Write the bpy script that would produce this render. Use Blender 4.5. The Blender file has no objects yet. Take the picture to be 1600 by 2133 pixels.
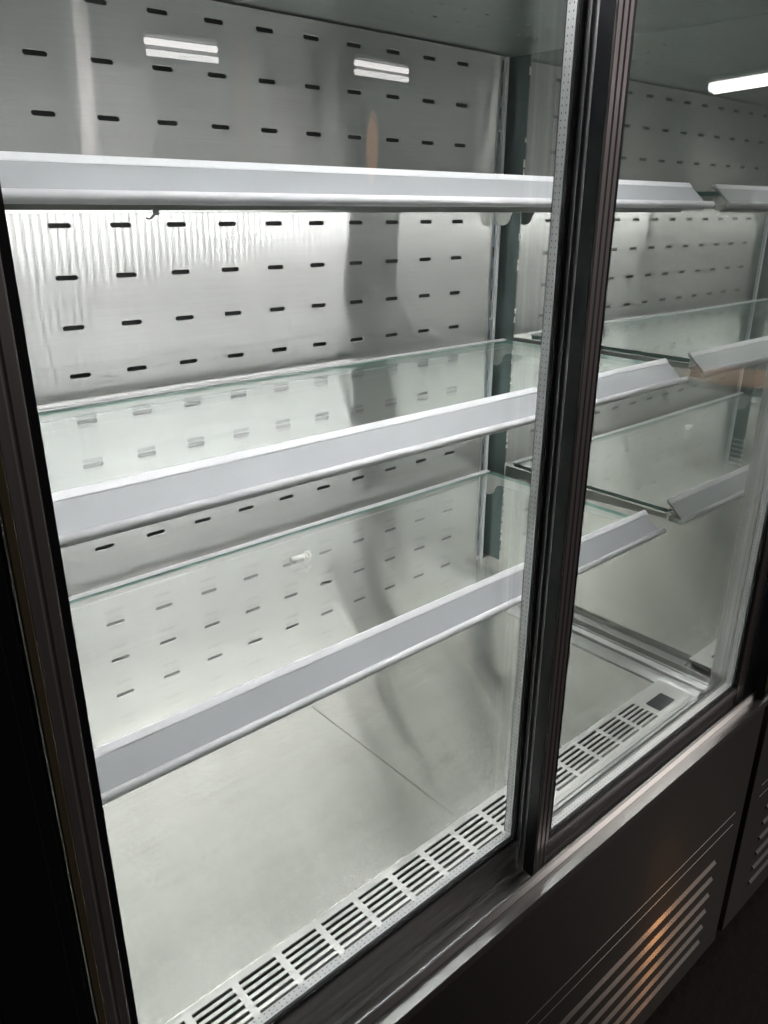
import bpy, bmesh, math, random
from mathutils import Vector, Matrix
random.seed(7)
sc = bpy.context.scene
C = sc.collection
H = 1.93                       # height of the cabinet's local datum above the ground

# ------------------------------------------------------------------ camera
cam_d = bpy.data.cameras.new('camera')
cam = bpy.data.objects.new('camera', cam_d); C.objects.link(cam)
R = ((0.75188962, -0.65928378, 0.00262653),
     (-0.23849484, -0.27570462, -0.9311859),
     (0.6146399, 0.6995226, -0.36453522))
m = Matrix.Identity(4)
for i in range(3):
    m[i][0] = R[0][i]; m[i][1] = -R[1][i]; m[i][2] = -R[2][i]
m[0][3], m[1][3], m[2][3] = -0.44476, -1.23997, -0.27587 + H
cam.matrix_world = m
cam_d.sensor_fit = 'HORIZONTAL'; cam_d.sensor_width = 36.0
cam_d.lens = 36.0 * 1608.39 / 1600.0
cam_d.clip_start = 0.02; cam_d.clip_end = 100
sc.camera = cam

# ------------------------------------------------------------------ world, added lights, exposure
w = bpy.data.worlds.new('World'); sc.world = w; w.use_nodes = True
bg = w.node_tree.nodes['Background']
bg.inputs[0].default_value = (1.0, 0.93, 0.90, 1); bg.inputs[1].default_value = 0.030
LED = 43.0                     # radiance of the strips
TUBE = 10.0
def area(name, loc, target, sx, sy, power, col, spread=180):
    d = bpy.data.lights.new(name, 'AREA'); d.shape = 'ELLIPSE'; d.size = sx; d.size_y = sy
    d.energy = power; d.color = col
    d.spread = math.radians(spread)
    o = bpy.data.objects.new(name, d); C.objects.link(o)
    o.location = loc
    o.rotation_euler = (Vector(target) - Vector(loc)).to_track_quat('-Z', 'Y').to_euler()
    return o
area('added_fill_light', (5.0, -3.6, 4.2), (2.0, -1.6, 0.6), 2.6, 2.0, 50.0, (1.0, 0.92, 0.90))  # broad unseen light added to brighten the frames and louvres
area('orange_reflection_light', (2.87, -4.0, 2.02), (0.9, -0.7, 1.6), 0.07, 0.36, 0.048, (1.0, 0.42, 0.18))  # added light standing in for an orange object mirrored in the door glass
area('louver_glint_light', (1.13, -1.25, 0.50), (0.70, -0.75, 0.28), 0.045, 0.20, 0.026, (1.0, 0.42, 0.12), 58)  # added light, kept out of view, for the orange glints on the louvres
area('low_orange_reflection_light', (8.3, -4.0, -0.10), (0.9, -0.7, 0.9), 1.3, 0.20, 0.13, (1.0, 0.45, 0.22))  # added light standing in for an orange parcel mirrored at the right
vs = sc.view_settings
sc.display_settings.display_device = 'sRGB'
vs.view_transform = 'Standard'; vs.look = 'None'; vs.exposure = 0.12; vs.gamma = 1.0
vs.use_curve_mapping = False
cy = sc.cycles
cy.max_bounces = 10; cy.glossy_bounces = 7; cy.diffuse_bounces = 3; cy.transmission_bounces = 8
cy.transparent_max_bounces = 40; cy.caustics_reflective = True; cy.caustics_refractive = False
cy.sample_clamp_indirect = 30.0; cy.use_denoising = True; cy.use_adaptive_sampling = False
try: cy.denoiser = 'OPENIMAGEDENOISE'
except Exception: pass

# ------------------------------------------------------------------ materials
def nt(name):
    mt = bpy.data.materials.new(name); mt.use_nodes = True
    t = mt.node_tree; t.nodes.clear()
    out = t.nodes.new('ShaderNodeOutputMaterial')
    return mt, t, out
def node(t, kind, **kw):
    n = t.nodes.new(kind)
    for k, v in kw.items(): setattr(n, k, v)
    return n
def val(t, n, sock, v):
    if hasattr(v, 'links') or hasattr(v, 'is_output'): t.links.new(v, n.inputs[sock])
    else: n.inputs[sock].default_value = v
def noise(t, scale3, detail=3, rough=.5, coord='Object'):
    tc = node(t, 'ShaderNodeTexCoord'); mp = node(t, 'ShaderNodeMapping')
    mp.inputs['Scale'].default_value = scale3
    t.links.new(tc.outputs[coord], mp.inputs[0])
    n = node(t, 'ShaderNodeTexNoise'); n.inputs['Scale'].default_value = 1.0
    n.inputs['Detail'].default_value = detail; n.inputs['Roughness'].default_value = rough
    t.links.new(mp.outputs[0], n.inputs['Vector'])
    return n.outputs[0]
def ramp(t, fac, lo, hi, a=0.3, b=0.7):
    r = node(t, 'ShaderNodeMapRange')
    r.inputs['From Min'].default_value = a; r.inputs['From Max'].default_value = b
    r.inputs['To Min'].default_value = lo; r.inputs['To Max'].default_value = hi
    t.links.new(fac, r.inputs[0]); return r.outputs[0]
def bump(t, h, strength, dist, prev=None):
    b = node(t, 'ShaderNodeBump'); b.inputs['Strength'].default_value = strength
    b.inputs['Distance'].default_value = dist; t.links.new(h, b.inputs['Height'])
    if prev is not None: t.links.new(prev, b.inputs['Normal'])
    return b.outputs[0]

def brushed(name, col, tangent, r_an, an, r_iso, mixf, warp=(2.2, 2.2, 1.2), warp_d=.0035,
            grain=(6, 6, 700), grain_amt=.07, smudge=.0, specks=False, warp_n=0):
    """stainless steel: grain along `tangent`, reflections drawn out across it"""
    mt, t, out = nt(name)
    T = node(t, 'ShaderNodeCombineXYZ')
    for i in range(3): T.inputs[i].default_value = tangent[i]
    g = noise(t, grain, 4, .7)
    gv = ramp(t, g, 1 - grain_amt, 1 + grain_amt, .3, .7)
    colmix = node(t, 'ShaderNodeMix', data_type='RGBA', blend_type='MULTIPLY')
    colmix.inputs[0].default_value = 1.0
    colmix.inputs[6].default_value = (*col, 1)
    cmb = node(t, 'ShaderNodeCombineColor')
    for i in range(3): t.links.new(gv, cmb.inputs[i])
    t.links.new(cmb.outputs[0], colmix.inputs[7])
    if specks:                                   # grit and tiny scratches on the deck
        vo = node(t, 'ShaderNodeTexVoronoi'); tc = node(t, 'ShaderNodeTexCoord')
        vo.inputs['Scale'].default_value = 46.0; t.links.new(tc.outputs['Object'], vo.inputs['Vector'])
        sk = ramp(t, vo.outputs['Distance'], .35, 1.0, .02, .05)
        mk = ramp(t, noise(t, (5, 5, 5), 2, .5), 1.0, 0.0, .52, .56)
        mxs = node(t, 'ShaderNodeMath', operation='MAXIMUM'); t.links.new(sk, mxs.inputs[0]); t.links.new(mk, mxs.inputs[1])
        ml = node(t, 'ShaderNodeMath', operation='MULTIPLY'); t.links.new(gv, ml.inputs[0]); t.links.new(mxs.outputs[0], ml.inputs[1])
        for i in range(3): t.links.new(ml.outputs[0], cmb.inputs[i])
    nrm = None
    if warp_d:
        nrm = bump(t, noise(t, warp, warp_n, .4), 1.0, warp_d)
    gl = node(t, 'ShaderNodeBsdfAnisotropic'); gl.distribution = 'GGX'
    gl.inputs['Roughness'].default_value = r_an; gl.inputs['Anisotropy'].default_value = an
    t.links.new(T.outputs[0], gl.inputs['Tangent']); t.links.new(colmix.outputs[2], gl.inputs['Color'])
    g2 = node(t, 'ShaderNodeBsdfAnisotropic'); g2.distribution = 'GGX'
    sm = noise(t, (9, 9, 9), 3, .6)
    t.links.new(ramp(t, sm, r_iso - smudge, r_iso + smudge, .35, .65), g2.inputs['Roughness'])
    t.links.new(colmix.outputs[2], g2.inputs['Color'])
    if nrm is not None:
        t.links.new(nrm, gl.inputs['Normal']); t.links.new(nrm, g2.inputs['Normal'])
    mx = node(t, 'ShaderNodeMixShader'); mx.inputs[0].default_value = mixf
    t.links.new(gl.outputs[0], mx.inputs[1]); t.links.new(g2.outputs[0], mx.inputs[2])
    t.links.new(mx.outputs[0], out.inputs[0])
    return mt

def pbr(name, col, rough=.5, metal=0.0, spec=.5, bump_s=None, var=0.0, vscale=30):
    mt, t, out = nt(name)
    p = node(t, 'ShaderNodeBsdfPrincipled')
    p.inputs['Roughness'].default_value = rough; p.inputs['Metallic'].default_value = metal
    p.inputs['Specular IOR Level'].default_value = spec
    if var:
        n = noise(t, (vscale,)*3, 4, .6)
        mixn = node(t, 'ShaderNodeMix', data_type='RGBA')
        t.links.new(n, mixn.inputs[0])
        mixn.inputs[6].default_value = (*[c*(1-var) for c in col], 1)
        mixn.inputs[7].default_value = (*[min(1, c*(1+var)) for c in col], 1)
        t.links.new(mixn.outputs[2], p.inputs['Base Color'])
        t.links.new(ramp(t, n, max(.02, rough*.8), min(1, rough*1.25)), p.inputs['Roughness'])
    else:
        p.inputs['Base Color'].default_value = (*col, 1)
    if bump_s:
        t.links.new(bump(t, noise(t, bump_s[0], 4, .6), 1.0, bump_s[1]), p.inputs['Normal'])
    t.links.new(p.outputs[0], out.inputs[0])
    return mt

def glass(name, tint, f0=.04, r=.0, film=False):
    """clear pane: fresnel mirror over a transparent sheet, the same for every ray"""
    mt, t, out = nt(name)
    geo = node(t, 'ShaderNodeNewGeometry')
    dt = node(t, 'ShaderNodeVectorMath', operation='DOT_PRODUCT')
    t.links.new(geo.outputs['Normal'], dt.inputs[0]); t.links.new(geo.outputs['Incoming'], dt.inputs[1])
    ab = node(t, 'ShaderNodeMath', operation='ABSOLUTE'); t.links.new(dt.outputs['Value'], ab.inputs[0])
    om = node(t, 'ShaderNodeMath', operation='SUBTRACT'); om.inputs[0].default_value = 1.0
    t.links.new(ab.outputs[0], om.inputs[1])
    pw = node(t, 'ShaderNodeMath', operation='POWER'); t.links.new(om.outputs[0], pw.inputs[0]); pw.inputs[1].default_value = 5.0
    mad = node(t, 'ShaderNodeMath', operation='MULTIPLY_ADD')
    t.links.new(pw.outputs[0], mad.inputs[0]); mad.inputs[1].default_value = 1 - f0; mad.inputs[2].default_value = f0
    tr = node(t, 'ShaderNodeBsdfTransparent'); tr.inputs[0].default_value = (*tint, 1)
    gl = node(t, 'ShaderNodeBsdfAnisotropic'); gl.inputs['Roughness'].default_value = r
    gl.inputs['Color'].default_value = (.95, 1, .98, 1)
    mx = node(t, 'ShaderNodeMixShader')
    t.links.new(mad.outputs[0], mx.inputs[0]); t.links.new(tr.outputs[0], mx.inputs[1]); t.links.new(gl.outputs[0], mx.inputs[2])
    last = mx.outputs[0]
    if film:                                     # wiped-on dust: a thin uneven veil
        df = node(t, 'ShaderNodeBsdfDiffuse'); df.inputs[0].default_value = (.8, .8, .8, 1)
        a_ = noise(t, (5, 5, 3), 5, .65); b_ = noise(t, (60, 60, 4), 3, .6)
        mm = node(t, 'ShaderNodeMath', operation='MULTIPLY')
        t.links.new(ramp(t, a_, 0, .02, .45, .75), mm.inputs[0]); t.links.new(ramp(t, b_, .3, 1.0), mm.inputs[1])
        m2 = node(t, 'ShaderNodeMixShader'); t.links.new(mm.outputs[0], m2.inputs[0])
        t.links.new(last, m2.inputs[1]); t.links.new(df.outputs[0], m2.inputs[2]); last = m2.outputs[0]
    t.links.new(last, out.inputs[0])
    return mt

def led_mat(name, strength, pitch, duty=.48, dim=.34, col=(1, .985, .985)):
    """LED tape: bright chips at an even pitch along X with dimmer lens between them"""
    mt, t, out = nt(name)
    tc = node(t, 'ShaderNodeTexCoord'); sp = node(t, 'ShaderNodeSeparateXYZ')
    t.links.new(tc.outputs['Object'], sp.inputs[0])
    dv = node(t, 'ShaderNodeMath', operation='DIVIDE'); t.links.new(sp.outputs[0], dv.inputs[0]); dv.inputs[1].default_value = pitch
    fr = node(t, 'ShaderNodeMath', operation='FRACT'); t.links.new(dv.outputs[0], fr.inputs[0])
    lt = node(t, 'ShaderNodeMath', operation='LESS_THAN'); t.links.new(fr.outputs[0], lt.inputs[0]); lt.inputs[1].default_value = duty
    mr = node(t, 'ShaderNodeMapRange'); t.links.new(lt.outputs[0], mr.inputs[0])
    mr.inputs['To Min'].default_value = strength*dim; mr.inputs['To Max'].default_value = strength
    e = node(t, 'ShaderNodeEmission'); e.inputs[0].default_value = (*col, 1)
    t.links.new(mr.outputs[0], e.inputs[1]); t.links.new(e.outputs[0], out.inputs[0])
    return mt
def emit(name, col, s):
    mt, t, out = nt(name)
    e = node(t, 'ShaderNodeEmission'); e.inputs[0].default_value = (*col, 1); e.inputs[1].default_value = s
    t.links.new(e.outputs[0], out.inputs[0]); return mt

M = {}
M['back'] = brushed('brushed_steel_back', (.755, .75, .735), (1, 0, 0), .124, .905, .42, .27, warp=(2.6, 2.6, 1.0), warp_d=.0050, smudge=.05)
M['deck'] = brushed('brushed_steel_deck', (.72, .715, .68), (1, 0, 0), .140, .82, .40, .22, grain=(6, 500, 6), grain_amt=.14, warp=(3.0, 1.2, 2.2), warp_d=.0035, smudge=.08, specks=True)
M['mirror'] = brushed('polished_steel_side', (.62, .635, .615), (0, 1, 0), .022, .2, .30, .10, warp=(1.5, 2.0, 1.2), warp_d=.0008, grain=(9, 9, 500), grain_amt=.03)
M['nosing'] = brushed('brushed_steel_sill', (.68, .67, .65), (1, 0, 0), .20, .6, .38, .35, warp_d=0, grain=(4, 200, 200), grain_amt=.02)
M['ceil'] = brushed('brushed_steel_ceiling', (.62, .66, .645), (1, 0, 0), .16, .5, .55, .55, grain=(6, 400, 6))
M['steel'] = brushed('satin_steel', (.58, .58, .57), (1, 0, 0), .22, .4, .34, .4, warp_d=.0006, grain=(8, 300, 300))
M['upright'] = brushed('bright_steel_upright', (.80, .80, .83), (0, 0, 1), .16, .3, .5, .5, warp_d=0)
M['base'] = brushed('brushed_steel_base', (.33, .32, .30), (1, 0, 0), .30, .6, .42, .4, warp_d=.0008)
M['alu'] = brushed('anodised_aluminium_frame', (.70, .665, .66), (0, 0, 1), .30, .5, .55, .6, warp_d=0, grain=(300, 300, 5))
M['alu_h'] = brushed('anodised_aluminium_rail', (.64, .62, .615), (1, 0, 0), .30, .5, .55, .6, warp_d=0, grain=(5, 300, 300))
M['spacer'] = pbr('spacer_aluminium', (.86, .87, .88), .38, .38, var=.08, vscale=60)
M['black'] = pbr('black_gasket', (.008, .008, .011), .5)
M['blackside'] = pbr('black_anodised', (.010, .011, .016), .38)
M['dark'] = pbr('dark_duct', (.02, .02, .022), .7)
M['duct'] = pbr('duct_galvanised', (.10, .10, .105), .5, .5, var=.2)
M['rail'] = pbr('price_rail_grey', (.42, .435, .45), .42, var=.03, vscale=12)
M['lip'] = pbr('price_rail_lip', (.84, .85, .87), .38)
M['white'] = pbr('white_plastic', (.86, .86, .82), .4)
M['bracket'] = pbr('bracket_steel', (.50, .52, .49), .36, .35, var=.1)
M['grille'] = pbr('grille_steel', (.80, .80, .775), .36, .7, var=.06, vscale=25)
M['film'] = pbr('greenish_film', (.15, .20, .19), .22, .55, var=.12, vscale=14)
M['pane'] = glass('door_glass', (.990, .995, .993), .034)
M['shelfglass'] = glass('shelf_glass', (.988, .996, .992), .058)
M['glassedge'] = pbr('glass_edge_green', (.10, .22, .19), .15, 0, .6)
M['led'] = led_mat('led_tape', LED, .0165)
M['led_top'] = led_mat('led_tape_canopy', LED*2.4, .026)
M['lens'] = emit('bright_line_glow', (1, .99, .97), 2.5)  # glow of the wedge added for the bright line under the top shelf
M['tube'] = emit('tube_light', (1, .90, .91), TUBE)
M['lampbody'] = pbr('lamp_body', (.6, .6, .58), .5)
M['cover'] = pbr('dark_cover', (.035, .04, .05), .22, .3)
M['ground'] = pbr('dark_floor', (.035, .028, .024), .55, 0, .3, bump_s=((40, 40, 40), .002), var=.5, vscale=35)
M['olive'] = pbr('yellowed_film_edge', (.20, .17, .10), .45, .4)

# ------------------------------------------------------------------ mesh helpers
class MB:
    def __init__(s): s.v = []; s.f = []; s.mi = []
    def add(s, vs, fs, mi=0):
        o = len(s.v); s.v += [tuple(v) for v in vs]
        for f in fs: s.f.append([i+o for i in f]); s.mi.append(mi)
        return s
    def box(s, x0, x1, y0, y1, z0, z1, mi=0):
        vs = [(x, y, z) for x in (x0, x1) for y in (y0, y1) for z in (z0, z1)]
        return s.add(vs, [(0,1,3,2),(4,6,7,5),(0,4,5,1),(2,3,7,6),(0,2,6,4),(1,5,7,3)], mi)
    def prism_x(s, prof, x0, x1, mi=0, closed=True):
        n = len(prof); vs = [(x0, y, z) for y, z in prof] + [(x1, y, z) for y, z in prof]
        fs = [(i, (i+1) % n, n+(i+1) % n, n+i) for i in range(n if closed else n-1)]
        if closed: fs += [tuple(range(n))[::-1], tuple(range(n, 2*n))]
        return s.add(vs, fs, mi)
    def prism_y(s, prof, y0, y1, mi=0):
        n = len(prof); vs = [(x, y0, z) for x, z in prof] + [(x, y1, z) for x, z in prof]
        fs = [(i, (i+1) % n, n+(i+1) % n, n+i) for i in range(n)] + [tuple(range(n))[::-1], tuple(range(n, 2*n))]
        return s.add(vs, fs, mi)
    def prism_z(s, prof, z0, z1, mi=0):
        n = len(prof); vs = [(x, y, z0) for x, y in prof] + [(x, y, z1) for x, y in prof]
        fs = [(i, (i+1) % n, n+(i+1) % n, n+i) for i in range(n)] + [tuple(range(n))[::-1], tuple(range(n, 2*n))]
        return s.add(vs, fs, mi)
    def cyl(s, a, b, r, n=14, r2=None, mi=0):
        a = Vector(a); b = Vector(b); d = (b-a).normalized(); u = d.orthogonal().normalized(); w_ = d.cross(u)
        r2 = r if r2 is None else r2
        vs = [a+(u*math.cos(k*2*math.pi/n)+w_*math.sin(k*2*math.pi/n))*r for k in range(n)]
        vs += [b+(u*math.cos(k*2*math.pi/n)+w_*math.sin(k*2*math.pi/n))*r2 for k in range(n)]
        fs = [(k, (k+1) % n, n+(k+1) % n, n+k) for k in range(n)] + [tuple(range(n))[::-1], tuple(range(n, 2*n))]
        return s.add(vs, fs, mi)
    def torus(s, c, axis, R_, r, n=22, k=9, mi=0):
        c = Vector(c); ax = Vector(axis).normalized(); u = ax.orthogonal().normalized(); w_ = ax.cross(u)
        vs = []
        for i in range(n):
            a = 2*math.pi*i/n; d = u*math.cos(a)+w_*math.sin(a)
            for j in range(k):
                b = 2*math.pi*j/k; vs.append(c+d*(R_+r*math.cos(b))+ax*(r*math.sin(b)))
        fs = [(i*k+j, ((i+1) % n)*k+j, ((i+1) % n)*k+(j+1) % k, i*k+(j+1) % k) for i in range(n) for j in range(k)]
        return s.add(vs, fs, mi)
    def tube(s, pts, r, n=8, mi=0):
        for a, b in zip(pts[:-1], pts[1:]): s.cyl(a, b, r, n, mi=mi)
        return s
    def build(s, name, mats, parent=None, smooth=False, bevel=0.0, kind=None):
        me = bpy.data.meshes.new(name)
        me.from_pydata([(x, y, z+H) for x, y, z in s.v], [], s.f)
        if not isinstance(mats, (list, tuple)): mats = [mats]
        for mm in mats: me.materials.append(M[mm])
        for p, k in zip(me.polygons, s.mi): p.material_index = k
        bm = bmesh.new(); bm.from_mesh(me)
        bmesh.ops.recalc_face_normals(bm, faces=bm.faces); bm.to_mesh(me); bm.free()
        if smooth:
            for p in me.polygons: p.use_smooth = True
        o = bpy.data.objects.new(name, me); C.objects.link(o)
        if parent is not None: put(o, parent)
        if bevel:
            b = o.modifiers.new('edge', 'BEVEL'); b.width = bevel; b.segments = 2; b.limit_method = 'ANGLE'; b.angle_limit = math.radians(40)
        if smooth or bevel:
            try: me.shade_auto_smooth_by_angle(math.radians(35))
            except Exception: pass
        if kind: o['kind'] = kind
        return o
ORG = {}
def put(o, parent):
    o.parent = parent
    acc = Vector((0, 0, 0)); p = parent
    while p is not None: acc += ORG.get(p.name, Vector((0, 0, 0))); p = p.parent
    o.matrix_parent_inverse = Matrix.Translation(-acc) if parent.type == 'EMPTY' else Matrix.Identity(4)
def tag(o, label, cat, group=None):
    o['label'] = label; o['category'] = cat
    if group: o['group'] = group
    return o
def thing(name, label, cat, loc, group=None):
    o = bpy.data.objects.new(name, None); C.objects.link(o); o.empty_display_size = .05
    o.location = (loc[0], loc[1], loc[2]+H); ORG[o.name] = Vector(o.location)
    return tag(o, label, cat, group)

def holed(mb, xs, ys, holes, fn, thick, n=5, rnd=True, ch=0.0):
    """sheet with punched slots; holes maps cell -> (cx, cy, length, height); fn maps (u, v, depth) to xyz"""
    for i in range(len(xs)-1):
        for j in range(len(ys)-1):
            x0, x1, y0, y1 = xs[i], xs[i+1], ys[j], ys[j+1]
            h = holes.get((i, j))
            if not h:
                mb.add([fn(x0, y0, 0), fn(x1, y0, 0), fn(x1, y1, 0), fn(x0, y1, 0)], [(0, 1, 2, 3)]); continue
            cx, cy_, L, hh = h
            L += 2*ch; hh += 2*ch
            if rnd:
                r = hh/2; a = L/2-r
                top = [(cx-a+r*math.cos(t), cy_+r*math.sin(t)) for t in [math.pi-k*math.pi/2/n for k in range(n+1)]]
                top += [(cx+a+r*math.cos(t), cy_+r*math.sin(t)) for t in [math.pi/2-k*math.pi/2/n for k in range(n+1)]]
            else:
                top = [(cx-L/2, cy_), (cx-L/2, cy_+hh/2), (cx+L/2, cy_+hh/2), (cx+L/2, cy_)]
            bot = [(u, 2*cy_-v) for u, v in top]
            for half, yy in ((top, y1), (bot, y0)):
                # three faces keep every polygon simple
                k = len(half)
                q = len(half)//2
                ring = [(x0, cy_)] + half + [(x1, cy_), (x1, yy), (x0, yy)]
                mb.add([fn(u, v, 0) for u, v in ring], [tuple(range(len(ring)))])
            loop = top + bot[::-1][1:-1]
            k = len(loop)
            if ch:                               # pressed rim catching the light
                inner = [(cx+(u-cx)*(L-2*ch)/L, cy_+(v-cy_)*(hh-2*ch)/hh) for u, v in loop]
                mb.add([fn(u, v, 0) for u, v in loop] + [fn(u, v, ch) for u, v in inner],
                       [(a, (a+1) % k, k+(a+1) % k, k+a) for a in range(k)])
                mb.add([fn(u, v, ch) for u, v in inner] + [fn(u, v, thick) for u, v in inner],
                       [(a, (a+1) % k, k+(a+1) % k, k+a) for a in range(k)])
                continue
            mb.add([fn(u, v, 0) for u, v in loop] + [fn(u, v, thick) for u, v in loop],
                   [(a, (a+1) % k, k+(a+1) % k, k+a) for a in range(k)])
    return mb

# ------------------------------------------------------------------ measures (metres, local datum)
XW = 1.0166; XL = -0.3550; XC = 0.3310
ZC = 0.0305; ZF = -1.229
P = 0.095; PZ = 0.074808
YB = 0.020                                   # true rear wall behind the perforated panel
ZG = -H

# ------------------------------------------------------------------ ground
g = MB().box(-6, 7, -9, 3, ZG-.05, ZG).build('ground', 'ground'); g['kind'] = 'structure'

# ------------------------------------------------------------------ the cabinet
cab = thing('display_cabinet', 'tall stainless steel refrigerated display cabinet with lit empty interior', 'cabinet', (XC, -.35, ZG))

# perforated back panel
colsx = [c*P for c in range(-2, 10)]
xe = [-.318] + [x+P/2 for x in colsx[:-1]] + [.968]
rows = [k for k in range(0, 12)] + [13, 14, 15]
zc = [-PZ*k for k in range(0, 16)]
ze = [ZC-.003] + [-(k+.5)*PZ for k in range(0, 15)] + [-1.146]
ze_r = ze[::-1]
holes = {}
for i, x in enumerate(colsx):
    for k in rows:
        j = len(ze_r)-2-k
        holes[(i, j)] = (x, zc[k], .0340, .0068)
mb = holed(MB(), xe, ze_r, holes, lambda u, v, d: (u, d, v), .0022, ch=.0007)
for x, s in ((-.318, 1), (.968, -1)):                       # folded side flanges
    mb.add([(x, 0, ZC-.003), (x, 0, -1.146), (x, YB-.001, -1.146), (x, YB-.001, ZC-.003)], [(0, 1, 2, 3)])
mb.build('back_panel', 'back', cab)
# duct behind
MB().box(XL-.03, XW+.03, YB+.035, YB+.045, -1.30, ZC+.02).build('rear_wall', 'duct', cab)
MB().box(-.316, .966, .010, .0115, -1.14, .02).build('duct_liner', 'dark', cab)
MB().box(.9685, XW+.03, YB, YB+.03, -1.30, ZC+.02).build('corner_trim', 'upright', cab)
MB().box(XL-.03, -.3185, YB, YB+.03, -1.30, ZC+.02).build('corner_trim', 'upright', cab)
# plain kick plate between panel and deck
MB().box(XL+.001, XW-.0005, .004, .0055, ZF-.02, -1.1475).build('rear_kick', 'back', cab)

# side walls
MB().box(XW, XW+.02, -.640, YB+.034, -1.30, ZC+.02).build('side_wall', 'mirror', cab)
MB().box(XL-.02, XL, -.640, YB+.034, -1.30, ZC+.02).build('side_wall', 'mirror', cab)

for k in range(6):
    MB().prism_x([(-.001, -1.070-.0185*k), (-.046, -1.070-.0185*k), (-.046, -1.0735-.0185*k), (-.001, -1.0735-.0185*k)], XL, XL+.0025).build('side_vent', 'lip', cab)
# ceiling with small vents
cxs = [XL] + [-.33+.0548*k for k in range(0, 24)] + [XW]
cys = [-.66 + .0685*k for k in range(0, 9)] + [YB+.03]
hl = {}
for i in range(1, len(cxs)-2):
    for j in range(0, len(cys)-2):
        hl[(i, j)] = ((cxs[i]+cxs[i+1])/2, (cys[j]+cys[j+1])/2, .0105, .0030)
holed(MB(), cxs, cys, hl, lambda u, v, d: (u, v, ZC+d), .001, n=2).build('ceiling_panel', 'ceil', cab)
MB().box(XL-.02, XW+.02, -.66, YB+.045, ZC+.02, ZC+.16).build('canopy_duct', 'dark', cab)
MB().box(XL-.04, XW+.04, -.752, -.66, ZC+.055, ZC+.20).build('canopy', 'steel', cab)
MB().prism_x([(-.662, ZC+.055), (-.648, ZC+.010), (-.630, ZC+.002), (-.630, ZC+.019), (-.66, ZC+.055)], XL, XW).build('canopy_return', 'steel', cab)

# canopy light strip and an unseen baffle added to shade the upper wall
MB().box(-.32, .90, -.646, -.630, ZC-.002, ZC+.001).build('light_strip', 'led_top', cab)
MB().box(XL+.003, XW-.003, -.6285, -.6270, ZC-.0105, ZC-.0005).build('light_baffle', 'steel', cab)

# deck: two panels, seam at x=.3255
for a, b in ((XL+.004, .3249), (.3261, XW-.084)):
    MB().box(a, b, -.5575, .0035, ZF-.012, ZF).build('deck_panel', 'deck', cab, bevel=.0008)
# folded ledges beside the deck
def ledge(x, s):
    pr = [(0, -.012), (0, -.006), (.010, -.014), (.030, -.016), (.042, -.008), (.052, -.002), (.064, -.010), (.076, -.012), (.0835, -.002), (.0835, -.030), (0, -.030)]
    pr = [(x+s*u, ZF+v) for u, v in pr]
    return MB().prism_y(pr, -.640, .004)
ledge(XW-.0840, 1).build('side_ledge', 'steel', cab, bevel=.002)
# drain sump under the grille
MB().box(XL, XW, -.645, -.556, ZF-.075, ZF-.07).build('sump', 'duct', cab)
MB().box(XL, XW, -.5562, -.555, ZF-.075, ZF-.012).build('sump_wall', 'duct', cab)

# front air grille
gp = .0682; g0 = -.1790 - 2*gp
gx = [g0 - .0103/2 + gp*k for k in range(0, 18)]
gys = [-.644, -.6302] + [-.6302+.0105*k for k in range(1, 6)] + [-.5672, -.5585]
hh = {}
for i in range(0, 17):
    if i > 16: continue
    for j in range(1, 7):
        hh[(i, j)] = (g0+gp*i+.029, -.6302+.0105*(j-1)+.00525, .0578, .0055)
gx2 = [g0-.030] + gx[0:] + [XW-.064]
hh = {(i+1, j): v for (i, j), v in hh.items()}
grille = holed(MB(), gx2, gys, hh, lambda u, v, d: (u, v, ZF+.0012-d), .0022, rnd=False)
grille.build('air_grille', 'grille', cab)
MB().box(gx2[0], gx2[-1], -.6505, -.6443, ZF-.006, ZF-.001).build('grille_edge', 'steel', cab)
cv = MB().box(.8500, .9080, -.6215, -.5885, ZF+.0014, ZF+.0040)
cv.build('cover_plate', 'cover', cab, bevel=.0035)

# slotted uprights
def upright(x0, x1, name='shelf_upright'):
    zs = []; z = -1.20
    cxm = (x0+x1)/2
    nz = 25; pz = .0475
    zed = [-1.15 + pz*k for k in range(nz)]
    zed = [v for v in zed if v < ZC-.006] + [ZC-.002]
    ho = {(1, j): (cxm, (zed[j]+zed[j+1])/2, .0042, .024) for j in range(len(zed)-1) if zed[j+1]-zed[j] > .03}
    mb = MB()
    xs_ = [x0, cxm-.0045, cxm+.0045, x1]
    def f(u, v, d): return (u, .006+d, v)
    # tall slots: swap the roles of u and v
    holed(mb, zed, xs_, {(j, i): (cy_, cx, h_, l_) for (i, j), (cx, cy_, l_, h_) in ho.items()}, lambda u, v, d: f(v, u, d), .003, n=3)
    for x in (x0, x1):
        mb.add([f(x, zed[0], 0), f(x, zed[-1], 0), f(x, zed[-1], .006), f(x, zed[0], .006)], [(0, 1, 2, 3)])
    o = mb.build(name, 'upright', cab)
    MB().box(x0-.0004, x0+.0030, .0020, .0055, zed[0], zed[-1]).build('upright_edge', 'spacer', o, bevel=.0008)
    MB().box(x1-.0060, x1+.0010, .0020, .0055, zed[0], zed[-1]).build('upright_edge', 'spacer', o, bevel=.0008)
    MB().box(x0+.002, x1-.002, .0105, .0120, zed[0], zed[-1]).build('slot_shade_sheet', 'dark', o)  # dark sheet added so the slots look shaded inside
    for zz in (-.1135, -.325-.19, -.63-.13, -.92):
        MB().cyl((cxm, .006, zz), (cxm, .0038, zz), .0042, 14, .0030).build('screw', 'upright', o, smooth=True)
    return o
upright(.9695, .9995)
upright(-.3500, -.3200)

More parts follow.
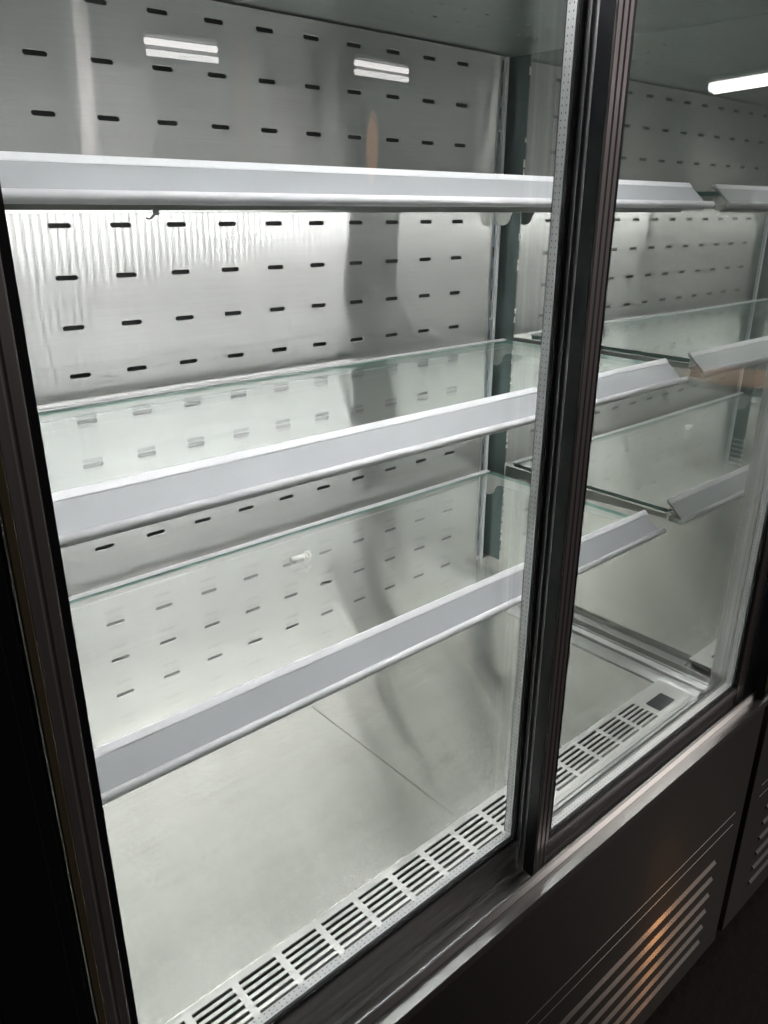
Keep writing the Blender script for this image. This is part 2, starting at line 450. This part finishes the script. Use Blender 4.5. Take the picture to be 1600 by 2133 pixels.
for s_, xw_ in ((-1, XW), (1, XL)):
    a, b = sorted((xw_+s_*.0015, xw_))
    cs = MB().box(a, b, -.0420, YB+.03, -1.14, ZC-.001).build('corner_strip', 'film', cab)
    bl = MB()
    z = -1.10
    while z < -.01:
        z += random.choice((.006, .010, .016, .05, .09, .13))
        r0 = random.uniform(.0008, .0019)
        bl.cyl((xw_+s_*.0015, -.0425, z), (xw_+s_*.0017, -.0425, z+random.uniform(.004, .016)), r0, 7, r0*.5)
    bl.build('sealant_blobs', 'white', cs, smooth=True, kind='stuff')
# front frame: jambs, track, lip, nosing
for s, xj in ((1, XW), (-1, XL)):
    a, b = sorted((xj-s*.003, xj+s*.022))
    MB().box(a, b, -.690, -.6405, -1.26, ZC+.055).build('jamb', 'steel', cab, bevel=.001)
    a, b = sorted((xj+s*.006 if s > 0 else -.3290, xj+s*.040))
    MB().box(a, b, -.7505, -.6905, -1.234, ZC+.20).build('front_post', 'blackside', cab, bevel=.006)
    if s < 0: MB().box(-.396, -.3445, -.7560, -.7510, -1.21, ZC+.20).build('post_face', 'blackside', cab, bevel=.001)
    a, b = sorted((xj+s*.0045, xj+s*.012) if s > 0 else (-.3300, -.3235))
    MB().box(a, b, -.7530, -.7500, -1.190, ZC+.20).build('post_trim', 'olive', cab, bevel=.001)
tx0, tx1 = XL-.040, XW+.040
tr = [(-.652, ZF-.004), (-.653, ZF-.016), (-.690, ZF-.016), (-.6905, ZF-.006), (-.6935, ZF-.006), (-.694, ZF-.016), (-.7305, ZF-.016),
      (-.7315, -1.1965), (-.7325, -1.1955), (-.7350, -1.1955), (-.7362, -1.1970), (-.7370, -1.2180), (-.7370, -1.262), (-.652, -1.262)]
MB().prism_x(tr, tx0, tx1).build('door_track', 'steel', cab, bevel=.0008)
MB().prism_x([(-.7372, -1.2135), (-.7545, -1.2142), (-.7552, -1.2160), (-.7552, -1.2290), (-.7372, -1.2290)], tx0, tx1).build('nosing', 'nosing', cab)
# base panel, fold lines, louvres
bx0, bx1 = XL-.040, XW+.024
MB().box(bx0, bx1, -.7520, -.740, -1.900, -1.2295).build('base_panel', 'base', cab, bevel=.0015)
MB().box(bx0+.02, bx1-.02, -.70, -.10, ZG, -1.905).build('plinth', 'dark', cab)
MB().box(bx0, bx0+.012, -.739, .06, -1.90, -1.263).build('base_side', 'base', cab)
MB().box(bx1-.012, bx1, -.739, .06, -1.90, -1.263).build('base_side', 'base', cab)
MB().box(XL-.04, XL-.0205, -.689, .06, -1.262, ZC+.2).build('outer_side', 'base', cab)
MB().box(XW+.0205, XW+.04, -.689, .06, -1.262, ZC+.2).build('outer_side', 'base', cab)
for zz in (-1.487, -1.520):
    MB().prism_x([(-.7518, zz+.0008), (-.7527, zz), (-.7518, zz-.0006)], -.28, .998).build('fold_line', 'base', cab)
for k in range(6):
    zt = -1.5795 - .0470*k
    MB().prism_x([(-.7515, zt), (-.7572, zt-.0062), (-.7570, zt-.0070), (-.7515, zt-.0078)], -.28, .936).build('louver', 'base', cab)
    MB().box(-.28, .937, -.7526, -.7519, zt-.0190, zt-.0082).build('louver_slot', 'dark', cab)

# ------------------------------------------------------------------ sliding doors
def flute(x0, x1, y, depth=.0012, n=3):
    """front outline of a stile with raised beads, from x0 to x1"""
    pts = []; wd = (x1-x0)/n
    for k in range(n):
        a = x0+k*wd
        pts += [(a+.0006, y+depth), (a+.0022, y), (a+wd-.0022, y), (a+wd-.0006, y+depth)]
    return pts
def door(label, x0, x1, ox0, ox1, yf, zb, zr, zt, tilt, thin=.0275):
    d = thing('sliding_door', label, 'door', ((x0+x1)/2, yf+.012, zb), 'sliding glass doors')
    yb = yf+.0275
    for a, b, side in ((x0, ox0, -1), (ox1, x1, 1)):
        yb = yf+(thin if side < 0 else .0275)
        o = MB().prism_z(flute(a, b, yf) + [(b, yb), (a, yb)], zb, zt).build('stile', 'alu', d)
        xx = a-.0006 if side < 0 else b
        MB().box(xx, xx+.0006, yf+.0022, yb-.001, zb+.002, zt-.002).build('stile_cap', 'blackside', o)
    yb = yf+.0275
    for za, zb_ in ((zb, zr), (zt-.05, zt)):
        pr = [(yf+.0006, za), (yf+.0006, za+.012), (yf+.0030, za+.020), (yf+.0030, za+.030), (yf+.0010, za+.040), (yf+.0010, zb_), (yb-.0006, zb_), (yb-.0006, za)]
        MB().prism_x(pr, ox0+.0003, ox1-.0003).build('rail', 'alu_h', d)
    zt2 = zt-.05
    # gasket
    gk = MB()
    y0, y1 = yf+.0030, yf+.0062
    gk.box(ox0+.0004, ox0+.007, y0, y1, zr, zt2); gk.box(ox1-.007, ox1-.0004, y0, y1, zr, zt2)
    gk.box(ox0+.007, ox1-.007, y0, y1, zr+.0003, zr+.007); gk.box(ox0+.007, ox1-.007, y0, y1, zt2-.007, zt2-.0003)
    gk.build('gasket', 'black', d)
    # panes: outer then inner, the inner one a hair out of true
    MB().box(ox0+.0005, ox1-.0005, yf+.0064, yf+.0100, zr+.0005, zt2-.0005).build('pane', 'pane', d)
    q = MB().box(ox0+.0005, ox1-.0005, yf+.0232, yf+.0266, zr+.0005, zt2-.0005)
    zm = (zr+zt2)/2
    xm = (ox0+ox1)/2
    q.v = [(x, y+(z-zm)*tilt*.9-(x-xm)*tilt*.35, z) for x, y, z in q.v]
    q.build('pane', 'pane', d)
    # perforated spacer between the panes
    ya, yc = yf+.0104, yf+.0225
    rim = .0070
    for args, ax in (((ox0+.0006, ox0+rim, ya, yc, zr+.0006, zt2-.0006), 'L'), ((ox1-rim, ox1-.0006, ya, yc, zr+.0006, zt2-.0006), 'R'),
                     ((ox0+rim, ox1-rim, ya, yc, zr+.0006, zr+rim), 'B'), ((ox0+rim, ox1-rim, ya, yc, zt2-rim, zt2-.0006), 'T')):
        s_ = MB().box(*args).build('spacer', 'spacer', d)
        if ax in 'RB':
            pm = MB()
            for row in (.27, .73):
                yy = ya+(yc-ya)*row
                if ax == 'R':
                    z = zr+.012
                    while z < zt2-.01:
                        c = [(ox1-rim-.0003, yy+.0006*math.cos(t), z+.0011*math.sin(t)) for t in [k*math.pi/3 for k in range(6)]]
                        pm.add(c, [tuple(range(6))]); z += .0072
                else:
                    x = ox0+.012
                    while x < ox1-.01:
                        c = [(x+.0011*math.cos(t), yy+.0006*math.sin(t), zr+rim+.0003) for t in [k*math.pi/3 for k in range(6)]]
                        pm.add(c, [tuple(range(6))]); x += .0072
            pm.build('perforation', 'duct', s_, kind='stuff')
    # inner black line where the sealant shows
    MB().box(ox1-.0074, ox1-.0005, yf+.0226, yf+.0231, zr+.0075, zt2-.0075).build('sealant', 'black', d)
    return d
ZT = ZC+.075
dl = door('left sliding glass door, set back behind the other door', -.3205, .3500, -.2850, .3186, -.6860, -1.2330, -1.1770, ZT, .0066)
door('right sliding glass door, in front, with the fluted upright stile mid-picture', .3180, .9960, .3490, .9620, -.7200, -1.2270, -1.1740, ZT, -.003, .0215)

MB().box(.3186, .3200, -.6884, -.6850, -1.2330, ZT).build('stile_bead', 'upright', dl)
MB().box(.3201, .3243, -.6866, -.6856, -1.2325, ZT).build('stile_recess', 'blackside', dl)
MB().box(.3244, .3480, -.6918, -.6856, -1.2330, ZT).build('stile_face', 'upright', dl, bevel=.0006)
# ------------------------------------------------------------------ glass shelves
def shelf(label, zg, yb, zr, led=True, lens=False):
    zl = zr-.0265                                # level of the front channel and light
    s = thing('glass_shelf', label, 'shelf', (XC, -.25, zg-.008), 'glass shelves with price rails')
    gx0, gx1, gy0, gy1 = XL+.048, XW-.048, -.4650, yb
    mbg = MB()
    z0, z1 = zg-.008, zg
    vs = [(x, y, z) for x in (gx0, gx1) for y in (gy0, gy1) for z in (z0, z1)]
    mbg.add(vs, [(0,2,6,4),(1,5,7,3)], 0); mbg.add(vs, [(0,1,3,2),(4,6,7,5),(0,4,5,1),(2,3,7,6)], 1)
    mbg.build('glass_pane', ['shelfglass', 'glassedge'], s)
    # edge strip along the back
    MB().box(gx0+.01, gx1-.002, gy1-.0060, gy1+.0075, zg+.0002, zg+.0022).build('back_strip', 'lip', s, bevel=.0012)
    # price rail
    rx0, rx1 = XL+.030, XW-.046
    zt = zr
    pr = [(-.4622, zt-.0052), (-.4645, zt-.0052), (-.4702, zt-.0075), (-.5010, zt-.0345), (-.5020, zt-.0360), (-.4990, zt-.0375), (-.4670, zt-.0095), (-.4622, zt-.0075)]
    rl = MB().prism_x(pr, rx0, rx1).build('price_rail', 'rail', s)
    c = (-.5055, zt-.0365); r = .0062
    lp = [(c[0]+r*math.cos(a), c[1]+r*math.sin(a)) for a in [k*2*math.pi/18 for k in range(18)]]
    MB().prism_x(lp, rx0-.006, rx1+.012).build('rail_lip', 'lip', rl, smooth=True)
    MB().prism_x([(-.4600, zt-.0004), (-.4638, zt+.0004), (-.4700, zt-.0058), (-.4705, zt-.0072), (-.4640, zt-.0050), (-.4600, zt-.0050)], rx0+.0002, rx1-.0002).build('rail_top', 'lip', rl)
    # front channel under the glass
    MB().box(rx0, rx1, -.4990, -.4710, zl-.0195, zl-.0082).build('front_channel', 'bracket', s)
    # end brackets
    for x in (XW-.0385, XL+.0385):
        pts = [(.003, zg-.0083), (-.470, zg-.0083), (-.470, zg-.018), (-.30, zg-.028), (-.100, zg-.032)]
        pts += [(-.070-.020*math.sin(t), zg-.052+.020*math.cos(t)) for t in [k*math.pi/2/5 for k in range(6)]][::-1][0:0]
        # scalloped ear hooked into the upright
        ear = []
        for k in range(0, 9):
            t = math.pi*k/8
            ear.append((-.022-.022*math.cos(math.pi-t), zg-.046-.020*math.sin(t)))
        pts += [(-.062, zg-.033), (-.050, zg-.037)] + ear[::-1] + [(.003, zg-.044)]
        n = len(pts)
        MB().prism_x(pts, x-.0015, x+.0015).build('bracket', 'bracket', s)
    if led:
        h_ = MB().prism_x([(-.4700, zl-.0084), (-.4700, zl-.0227), (-.4685, zl-.0229), (-.4670, zl-.0130), (-.4500, zl-.0084)], -.340, .945).build('light_housing', 'bracket', s)
        st = MB().prism_x([(-.4665, zl-.0135), (-.4665, zl-.0215), (-.4630, zl-.0228), (-.4560, zl-.0095)], -.335, .925)
        st.build('light_strip', 'led', s)
        # on the top shelf an added glowing wedge draws the bright line at left
        if not lens: return s
        MB().add([(-.335, -.4700, zl-.0210), (.19, -.4700, zl-.0210), (-.335, -.4700, zl-.0240), (-.335, -.4672, zl-.0210), (.19, -.4672, zl-.0210), (-.335, -.4672, zl-.0240)],
                 [(0, 1, 2), (3, 5, 4), (0, 2, 5, 3), (1, 4, 5, 2), (0, 3, 4, 1)]).build('bright_line_wedge', 'lens', s)
        k = MB()
        xk = -.0720
        k.box(xk-.0035, xk+.0035, -.4710, -.4690, zl-.0255, zl-.0190)
        k.tube([(xk-.002, -.4705, zl-.025), (xk-.0055, -.4705, zl-.0280), (xk-.009, -.4705, zl-.0285), (xk-.011, -.4705, zl-.0275)], .0013)
        k.build('cable_clip', 'bracket', s)
    return s
shelf('top glass shelf with pale price rail and glowing light strip beneath', -.2420, -.055, -.2295, True, True)
shelf('middle glass shelf with grey price rail, second from the top', -.5565, -.058, -.5455)
shelf('lowest glass shelf, bearing a small white plastic eyelet', -.8850, -.030, -.8640)

# ------------------------------------------------------------------ white eyelet lying on the lowest shelf
ze_ = -.8850
e = MB()
e.cyl((.2850, -.1490, ze_+.0050), (.3120, -.1525, ze_+.0050), .0045, 14, .0050)
e.torus((.3190, -.1540, ze_+.0062), (.35, -.75, .55), .0062, .0026)
e.cyl((.3030, -.1580, ze_+.0025), (.3045, -.1615, ze_+.0025), .0018, 10)
tag(e.build('cable_eyelet', 'white', smooth=True), 'small white plastic eyelet lying on the lowest glass shelf', 'eyelet')

# ------------------------------------------------------------------ neighbouring cabinets, in the dark
def neighbour(label, x0, x1):
    n = thing('neighbour_cabinet', label, 'cabinet', ((x0+x1)/2, -.35, ZG))
    MB().box(x0, x1, -.752, .06, -1.90, -1.2265).build('base_panel', 'base', n, bevel=.0015)
    MB().box(x0, x1, -.745, -.735, -1.224, -1.196).build('front_lip', 'steel', n)
    MB().box(x0, x1, -.70, .06, -1.2260, ZC+.2).build('body', 'blackside', n)
    MB().box(x0+.02, x1-.02, -.70, -.1, ZG, -1.901).build('plinth', 'dark', n)
    for zz in (-1.487, -1.520):
        MB().prism_x([(-.7518, zz+.0008), (-.7527, zz), (-.7518, zz-.0006)], x0+.05, x1-.05).build('fold_line', 'base', n)
    for k in range(6):
        zt = -1.5795 - .0470*k
        MB().prism_x([(-.7515, zt), (-.7572, zt-.0062), (-.7570, zt-.0070), (-.7515, zt-.0078)], x0+.11, x1-.11).build('louver', 'base', n)
    return n
neighbour('dark unlit cabinet standing at the right edge, beyond the black gap', 1.075, 2.4)

# ------------------------------------------------------------------ tube lamps over the aisle (seen mirrored in the glass)
def lamp(label, a, b, r=.023):
    a = Vector(a); b = Vector(b)
    t = thing('tube_lamp', label, 'lamp', (a+b)/2, 'tube lamps over the aisle')
    MB().cyl(a, b, r, 12).build('tube', 'tube', t, smooth=True)
    up = Vector((0, 0, .05))
    MB().cyl(a+up, b+up, r*.8, 8).build('fitting', 'lampbody', t)
lamp('tube lamp mirrored at upper left of the glass', (2.6064, -6.317, .9), (3.1846, -6.270, .9))
lamp('tube lamp mirrored above the middle of the top shelf', (4.3657, -5.977, .9), (4.9963, -6.003, .9))
lamp('tube lamp mirrored at upper right of the glass', (8.101, -4.7257, .9), (7.8, -3.70, .9), .05)
